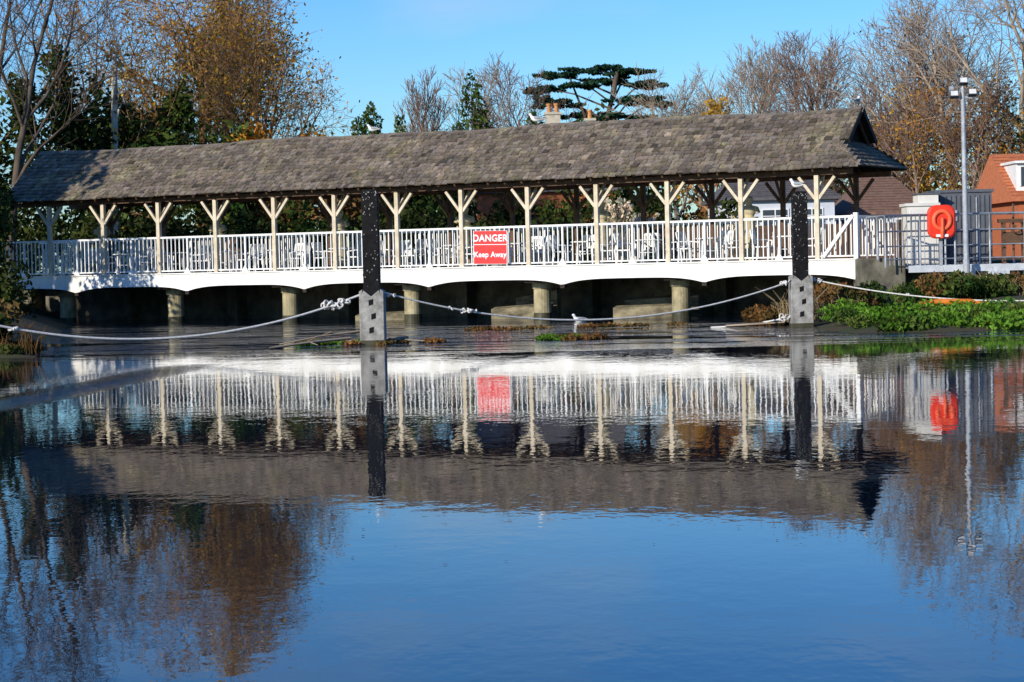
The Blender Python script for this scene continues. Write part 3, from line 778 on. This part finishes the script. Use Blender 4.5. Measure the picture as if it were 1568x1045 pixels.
BO=[m_bark_o,m_leaf_o,m_leaf_y,m_leaf_g]
make_tree('autumn_willow_tree',(-13.2,95,1.2),21,14.8,.36,(13,8,7,5),BO,leaf=1.3,yleaf=.9,lsize=.08,leafmi=1,lspread=.25,lenr=.62,spread=.85,trop=.10,start=.12,width=.9,ivy=2500)
make_tree('autumn_willow_tree',(-10.2,93,1.2),22,11.6,.28,(12,8,7,5),BO,leaf=.9,lsize=.08,leafmi=1,lspread=.2,lenr=.62,spread=.9,trop=.06,start=.12,width=.72,ivy=600)
make_tree('yellow_autumn_tree',(-12.0,98,1.2),27,15.6,.28,(9,7,5,5),BO,leaf=3.2,lsize=.085,leafmi=2,lspread=.28,lenr=.45,spread=.6,trop=.14,start=.3,width=.75)
make_tree('bare_tree',(-18.9,84,1.2),31,17,.20,(8,6,4,4),[m_bark_d],lenr=.5,spread=.7,trop=.12,start=.25)
make_tree('bare_tree',(-21.3,88,1.2),32,16,.22,(8,6,4,3),[m_bark_d],lenr=.5,spread=.75,trop=.08,start=.3)
make_tree('ivy_clad_tree',(-16.2,90,1.2),33,13.5,.26,(8,6,4,3),[m_bark_o,m_leaf_g],lenr=.5,spread=.7,start=.3,ivy=3500)
mb=MB(); mb.tube([(-15.45,87.5,1),(-15.5,87.5,4),(-15.42,87.5,7.5),(-15.38,87.5,9.2),(-15.3,87.5,9.9)],[.2,.17,.14,.12,.07],8)
mb.tube([(-15.42,87.5,7.5),(-15.2,87.4,8.1),(-15.1,87.4,8.3)],[.09,.05,.02],6); mb.obj('dead_tree_trunk',[m_chimney],smooth=True)

def conifer(name,loc,h,r,seed,mat,n=4500,size=.13):
    rs=np.random.RandomState(seed); f=rs.rand(n)**.6
    z=h-(h*.92)*f; a=rs.rand(n)*6.283; lay=.75+.35*np.sin(z*5+a*2)*.6
    rad=r*f**.6*(.35+.65*rs.rand(n)**.5)*lay
    C=np.stack([rad*np.cos(a),rad*np.sin(a),z-rad*.15],1)
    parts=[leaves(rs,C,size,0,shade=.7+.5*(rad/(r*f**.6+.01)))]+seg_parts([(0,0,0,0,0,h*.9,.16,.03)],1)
    return quad_mesh(name,parts,[mat,m_bark_d],loc)
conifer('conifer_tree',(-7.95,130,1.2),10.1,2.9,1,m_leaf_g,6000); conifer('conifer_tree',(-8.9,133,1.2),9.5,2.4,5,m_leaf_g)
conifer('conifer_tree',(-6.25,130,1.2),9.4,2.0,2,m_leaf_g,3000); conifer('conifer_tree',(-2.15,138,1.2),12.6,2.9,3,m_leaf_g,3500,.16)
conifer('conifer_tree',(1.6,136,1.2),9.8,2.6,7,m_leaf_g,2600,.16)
K=(9,6,5,4)
make_tree('bare_tree',(-5.3,140,1.2),41,12.9,.28,(10,7,5,4),[m_bark_r],lenr=.5,spread=.5,trop=.14,width=.8,rmin=.018)
make_tree('ivy_clad_tree',(-2.0,142,1.2),42,13.4,.28,K,[m_bark_p,m_leaf_g],lenr=.5,spread=.6,ivy=3000,width=.85,rmin=.018)
make_tree('bare_tree',(.3,150,1.2),43,14.4,.28,(11,7,5,4),[m_bark_r],lenr=.55,spread=.7,rmin=.02,width=.9)
make_tree('bare_tree',(12.4,160,1.2),44,14.8,.28,(11,7,5,4),[m_bark_p],lenr=.55,spread=.65,rmin=.02)
make_tree('bare_tree',(14.3,165,1.2),54,14.2,.28,(11,7,5,4),[m_bark_p],lenr=.55,spread=.65,rmin=.02)
make_tree('bare_tree',(17.6,160,1.2),45,16.8,.28,(11,7,5,5),[m_bark_p],lenr=.5,spread=.55,rmin=.02,width=.95)
make_tree('autumn_tree',(13.1,140,1.2),46,10.4,.22,K,[m_bark_o,m_leaf_o],leaf=3.2,lsize=.14,lenr=.5,spread=.7)
make_tree('bare_tree',(21.8,150,1.2),47,13.4,.26,K,[m_bark_r],lenr=.55,spread=.65,rmin=.02)
K2=(12,7,5,5)
make_tree('bare_alder_tree',(18.6,130,1.2),48,14.2,.28,K2,[m_bark_r],lenr=.55,spread=.6,trop=.12,rmin=.017)
make_tree('bare_alder_tree',(21.6,130,1.2),49,15.6,.30,K2,[m_bark_r],lenr=.55,spread=.6,trop=.12,rmin=.017)
make_tree('bare_alder_tree',(23.8,126,1.2),50,14.6,.30,K2,[m_bark_r,m_leaf_br],leaf=.3,lsize=.1,lenr=.5,spread=.6,trop=.12,rmin=.017)
make_tree('bare_tree',(25.0,108,1.2),51,18.0,.40,(10,7,5,5),[m_bark_p],lenr=.6,spread=.75,trop=.08,start=.3,rmin=.015)
make_tree('bare_tree',(22.9,112,1.2),52,15.5,.28,(9,6,5,4),[m_bark_p],lenr=.55,spread=.75,trop=.08,start=.3,rmin=.015,lean=(-.1,0))
foliage_mass('russet_scrub',[(19.0,112,5,2.2,2,3.6,1500,0),(21.2,110,5.5,2,2,4,1600,2),(23.5,108,6,2,2,4,1800,0),(25.5,108,5.5,2.2,2,4,1800,1),(17,116,4.2,2,2,3,1000,0),(24.5,107,4.2,1.6,1,2.4,900,2)],[m_leaf_br,m_leaf_g,m_leaf_o],.11,9,sub=18)
for k,(x,y,h) in enumerate(((18.5,111,9),(20.5,109,10),(22.2,107,10.3),(24.2,107,9.5),(16.6,114,8))):
    make_tree('scrub_tree',(x,y,1.2),60+k,h-1.2,.16,(9,6,5,4),[m_bark_r,m_leaf_br,m_leaf_o],leaf=.8,lsize=.09,leafmi=1+k%2,lenr=.55,spread=.6)
rs=np.random.RandomState(8); parts=[]; S=[]
pl=[(.4,19.3,2.6),(-3.6,18.7,1.5),(3.0,18.8,1.7),(1.2,18.2,1.6),(-4.4,17.5,1.4),(-1.4,17.6,1.3),(4.3,17.6,1.4),(-3.2,16.2,1.7),(3.4,16.3,1.9),(5.1,15.7,1.1),(-4.9,16.5,.8),(-1.0,15.2,1.6),(2.2,14.8,2),(-3,14,2.4),(4,13.6,2.4),(0,12.6,3)]
trunk=[(.2,0,0),(.3,0,11),(.8,0,14),(1.5,0,16.8),(1.9,0,18.6)]
for a,b_ in zip(trunk[:-1],trunk[1:]): S.append((*a,*b_,.26,.19))
S.append((.3,0,11,-1.4,0,15.5,.18,.12)); S.append((-1.4,0,15.5,-2.4,0,18.2,.12,.07))
for (x,z,r) in pl:
    yy=rs.uniform(-2.5,2.5); bx=.6+(z-12)*.17
    S.append((bx,0,z-1.8-abs(x)*.12,x*.6+bx*.4,yy*.6,z-.7,.10,.07)); S.append((x*.6+bx*.4,yy*.6,z-.7,x,yy,z-.1,.07,.03))
    for q in range(14):
        a=rs.rand()*6.28; rr=r*1.05*rs.rand()**.5; n=110
        c=blob(rs,(x+rr*math.cos(a)*1.25,yy+rr*math.sin(a),z+rs.uniform(-.30,.15)-.16*rr),(r*.42,r*.42,.17),n)
        parts.append(leaves(rs,c,.16,0,flat=.2,shade=np.full(n,.6+.7*rs.rand())))
quad_mesh('cedar_tree',parts+seg_parts(S,1),[m_leaf_c,m_bark_d],(8.1,200,0))
def pampas(name,loc,h,n,seed):
    rg=random.Random(seed); rs=np.random.RandomState(seed); S=[];C=[]
    for k in range(n):
        a=rg.random()*6.28; l=rg.uniform(.15,.75); hh=h*rg.uniform(.7,1)
        tip=(l*math.cos(a),l*math.sin(a),hh); S.append((0,0,0,tip[0]*.5,tip[1]*.5,hh*.75,.012,.01)); S.append((tip[0]*.5,tip[1]*.5,hh*.75,*tip,.01,.006))
        for q in range(26):
            f=rg.random(); C.append((tip[0]*(.5+.5*f)+rg.gauss(0,.045),tip[1]*(.5+.5*f)+rg.gauss(0,.045),hh*(.75+.25*f)+rg.gauss(0,.02)))
    G=[]
    for k in range(300):
        a=rg.random()*6.28; r=rg.uniform(.3,1.0); G.append((0,0,0,.5*r*math.cos(a),.5*r*math.sin(a),h*.5*rg.uniform(.6,1),.012,.008)); g_=G[-1]; G.append((g_[3],g_[4],g_[5],r*math.cos(a),r*math.sin(a),g_[5]*.8,.008,.003))
    return quad_mesh(name,[leaves(rs,np.array(C),.08,0,vert=.6)]+seg_parts(S,1)+seg_parts(G,1),[m_plume,m_straw],loc)
pampas('pampas_grass',(3.9,79,1.4),2.6,26,1); pampas('pampas_grass',(8.2,79,1.4),2.2,16,2); pampas('pampas_grass',(4.7,80,1.4),2.1,14,3)

def low_plants(name,pts,mats,size,seed,vert=.3):
    rs=np.random.RandomState(seed); parts=[]
    for (x,y,z,rx,ry,rz,n,mi) in pts:
        c=blob(rs,(x,y,z),(rx,ry,rz),n); c[:,2]=np.maximum(c[:,2],.02)
        parts.append(leaves(rs,c,size,mi,vert=vert,shade=np.full(n,.6+.6*rs.rand())))
    return quad_mesh(name,parts,mats)
pts=[]
for k in range(120):
    x=7.5+rs0.rand()*8.5; y=48.3+rs0.rand()**1.3*4.2+.25*math.sin(x*2)+max(0,(8.6-x))*.6
    if x>11.2: y=49.2+rs0.rand()*3
    pts.append((x,y,.10+.07*(y-48),.38,.38,.15+.13*rs0.rand(),190,0 if rs0.rand()<.75 else 1))
low_plants('waterside_plants',pts,[m_leaf_w,m_leaf_g],.055,11)
pts=[(7.6+rs0.rand()*1.9,53.5+rs0.rand()*5.5,.35+.4*rs0.rand(),.4,.4,.3,240,rs0.randint(2)) for k in range(26)]
pts+=[(9.6+rs0.rand()*6.5,52.5+rs0.rand()*5.5,.65+.3*rs0.rand(),.5,.5,.28,260,rs0.randint(2)) for k in range(55)]
pts+=[(6.2+rs0.rand()*.9,55+rs0.rand()*3,.2,.35,.35,.25,160,1) for k in range(8)]
low_plants('bank_undergrowth',pts,[m_leaf_g,m_leaf_br],.07,12)
low_plants('floating_weed',[(1.4+rs0.uniform(-.75,.75),48.6+rs0.uniform(-.5,.5),.03,.22,.3,.07,130,rs0.randint(2)) for k in range(16)]+
  [(-2.2+rs0.uniform(-.9,.7),48.0+rs0.uniform(-.3,.6),.03,.2,.25,.06,80,1) for k in range(10)]+[(-4.0+rs0.uniform(-.8,.8),48.4+rs0.uniform(-.5,.6),.03,.25,.25,.07,80,rs0.randint(2)) for k in range(10)]+
  [(-.6+rs0.uniform(-2,5),56.5+rs0.uniform(-.6,.9),.03,.3,.25,.06,60,1) for k in range(16)],[m_leaf_w,m_leaf_br],.05,13,0)
def reeds(name,cx,cy,rx,ry,n,h,seed,z0=.0,mat=None):
    rg=random.Random(seed); S=[]
    for k in range(n):
        x=cx+rg.uniform(-rx,rx);y=cy+rg.uniform(-ry,ry); dx,dy=rg.gauss(0,.3),rg.gauss(0,.3); hh=h*rg.uniform(.4,1)
        S.append((x,y,z0,x+dx*.4*hh,y+dy*.4*hh,z0+hh*.6,.009,.007)); S.append((x+dx*.4*hh,y+dy*.4*hh,z0+hh*.6,x+dx*hh*1.2,y+dy*hh,z0+hh*rg.uniform(.6,1),.007,.003))
    return quad_mesh(name,seg_parts(S),[mat or m_straw])
reeds('dry_reeds',-10.6,46.3,.7,.8,140,.8,1,.0,m_leaf_br); reeds('dry_reeds',7.6,54.8,1.0,1.2,240,.9,2,.1); reeds('dry_reeds',12.2,55.5,1.6,1.5,300,.9,3,.5)
reeds('dry_reeds',15.5,54.5,1.6,1.5,200,.9,4,.5,m_leaf_br)
low_plants('bank_plants',[(-10.7+rs0.uniform(-.9,.5),46.2+rs0.uniform(-.6,1.4),.12,.35,.35,.15,160,rs0.randint(2)) for k in range(16)],[m_leaf_dk,m_leaf_br],.06,14)
S=[(-5.1,46.6,.02,-4.3,47.3,.10,.03,.035),(-4.3,47.3,.10,-3.5,48.2,.14,.035,.04),(-5.0,47.7,.06,-4.2,47.9,.2,.02,.02),(-4.2,47.9,.2,-3.3,48.6,.28,.02,.03),(-4.3,47.3,.1,-4.1,46.9,.05,.02,.01),
   (-2.7,48.4,.1,-1.9,48.2,.05,.03,.02),(-3.6,48.9,.05,-2.3,49.3,.1,.04,.03),(5.2,53.9,.05,6.6,53.6,.12,.04,.05),(7.0,54.2,.2,7.9,55.3,.9,.02,.01),(-4.6,48.6,.04,-3.9,48.0,.3,.015,.01)]
quad_mesh('driftwood_branches',seg_parts(S),[m_bark_p])
rs=np.random.RandomState(20); n=260; yy=12+rs.rand(n)*34; xx=(rs.rand(n)-.5)*.46*yy
quad_mesh('drifting_leaves',[leaves(rs,np.stack([xx,yy,np.full(n,.006)],1),.018,0,flat=1.0)],[m_leaf_br])

# ---------------------------------------------------------------- sky, sun
EL=math.radians(20); AZ=math.radians(43)
S_=Vector((-math.sin(AZ)*math.cos(EL),-math.cos(AZ)*math.cos(EL),math.sin(EL)))
wd=bpy.data.worlds.new('World'); scene.world=wd; wd.use_nodes=True; N=wd.node_tree.nodes; L=wd.node_tree.links
bg=N['Background']; bg.inputs['Strength'].default_value=.12
sk=N.new('ShaderNodeTexSky'); sk.sky_type='NISHITA'; sk.sun_disc=False; sk.sun_elevation=EL; sk.sun_rotation=math.radians(180)+AZ
sk.air_density=1.0; sk.dust_density=.3; sk.ozone_density=2.5; sk.altitude=0
hs=N.new('ShaderNodeHueSaturation'); hs.inputs['Saturation'].default_value=1.35
tint=N.new('ShaderNodeMix'); tint.data_type='RGBA'; tint.blend_type='MULTIPLY'; tint.inputs[0].default_value=1; tint.inputs[7].default_value=(.68,.98,1.42,1)
L.new(sk.outputs[0],hs.inputs['Color']); L.new(hs.outputs[0],tint.inputs[6])
tc=N.new('ShaderNodeTexCoord'); mp=N.new('ShaderNodeMapping'); mp.inputs['Scale'].default_value=(6,6,22); L.new(tc.outputs['Generated'],mp.inputs[0])
nz=N.new('ShaderNodeTexNoise'); nz.inputs['Scale'].default_value=1.1; nz.inputs['Detail'].default_value=4; L.new(mp.outputs[0],nz.inputs['Vector'])
mr=N.new('ShaderNodeMapRange'); mr.inputs[1].default_value=.55; mr.inputs[2].default_value=.8; mr.inputs[4].default_value=.3; L.new(nz.outputs['Fac'],mr.inputs[0])
cl=N.new('ShaderNodeMix'); cl.data_type='RGBA'; L.new(mr.outputs[0],cl.inputs[0]); L.new(tint.outputs[2],cl.inputs[6]); cl.inputs[7].default_value=(5.0,5.8,6.6,1)
L.new(cl.outputs[2],bg.inputs['Color'])
sl=bpy.data.lights.new('sun','SUN'); sl.energy=5.0; sl.angle=math.radians(.5); sl.color=(1,.92,.79)
so=bpy.data.objects.new('sun',sl); COL.objects.link(so); so.rotation_euler=S_.to_track_quat('Z','Y').to_euler(); so.location=(-30,-30,40)

cam=bpy.data.cameras.new('camera'); cam.lens=78.06; cam.sensor_width=36; cam.clip_end=6000; cam.clip_start=.1
co=bpy.data.objects.new('camera',cam); COL.objects.link(co)
co.matrix_world=Matrix.Translation((0,0,1.7))@Matrix.Rotation(math.radians(90-2.02),4,'X')@Matrix.Rotation(math.radians(-1.3),4,'Z')
scene.camera=co
scene.view_settings.view_transform='Standard'; scene.view_settings.look='None'; scene.view_settings.exposure=0
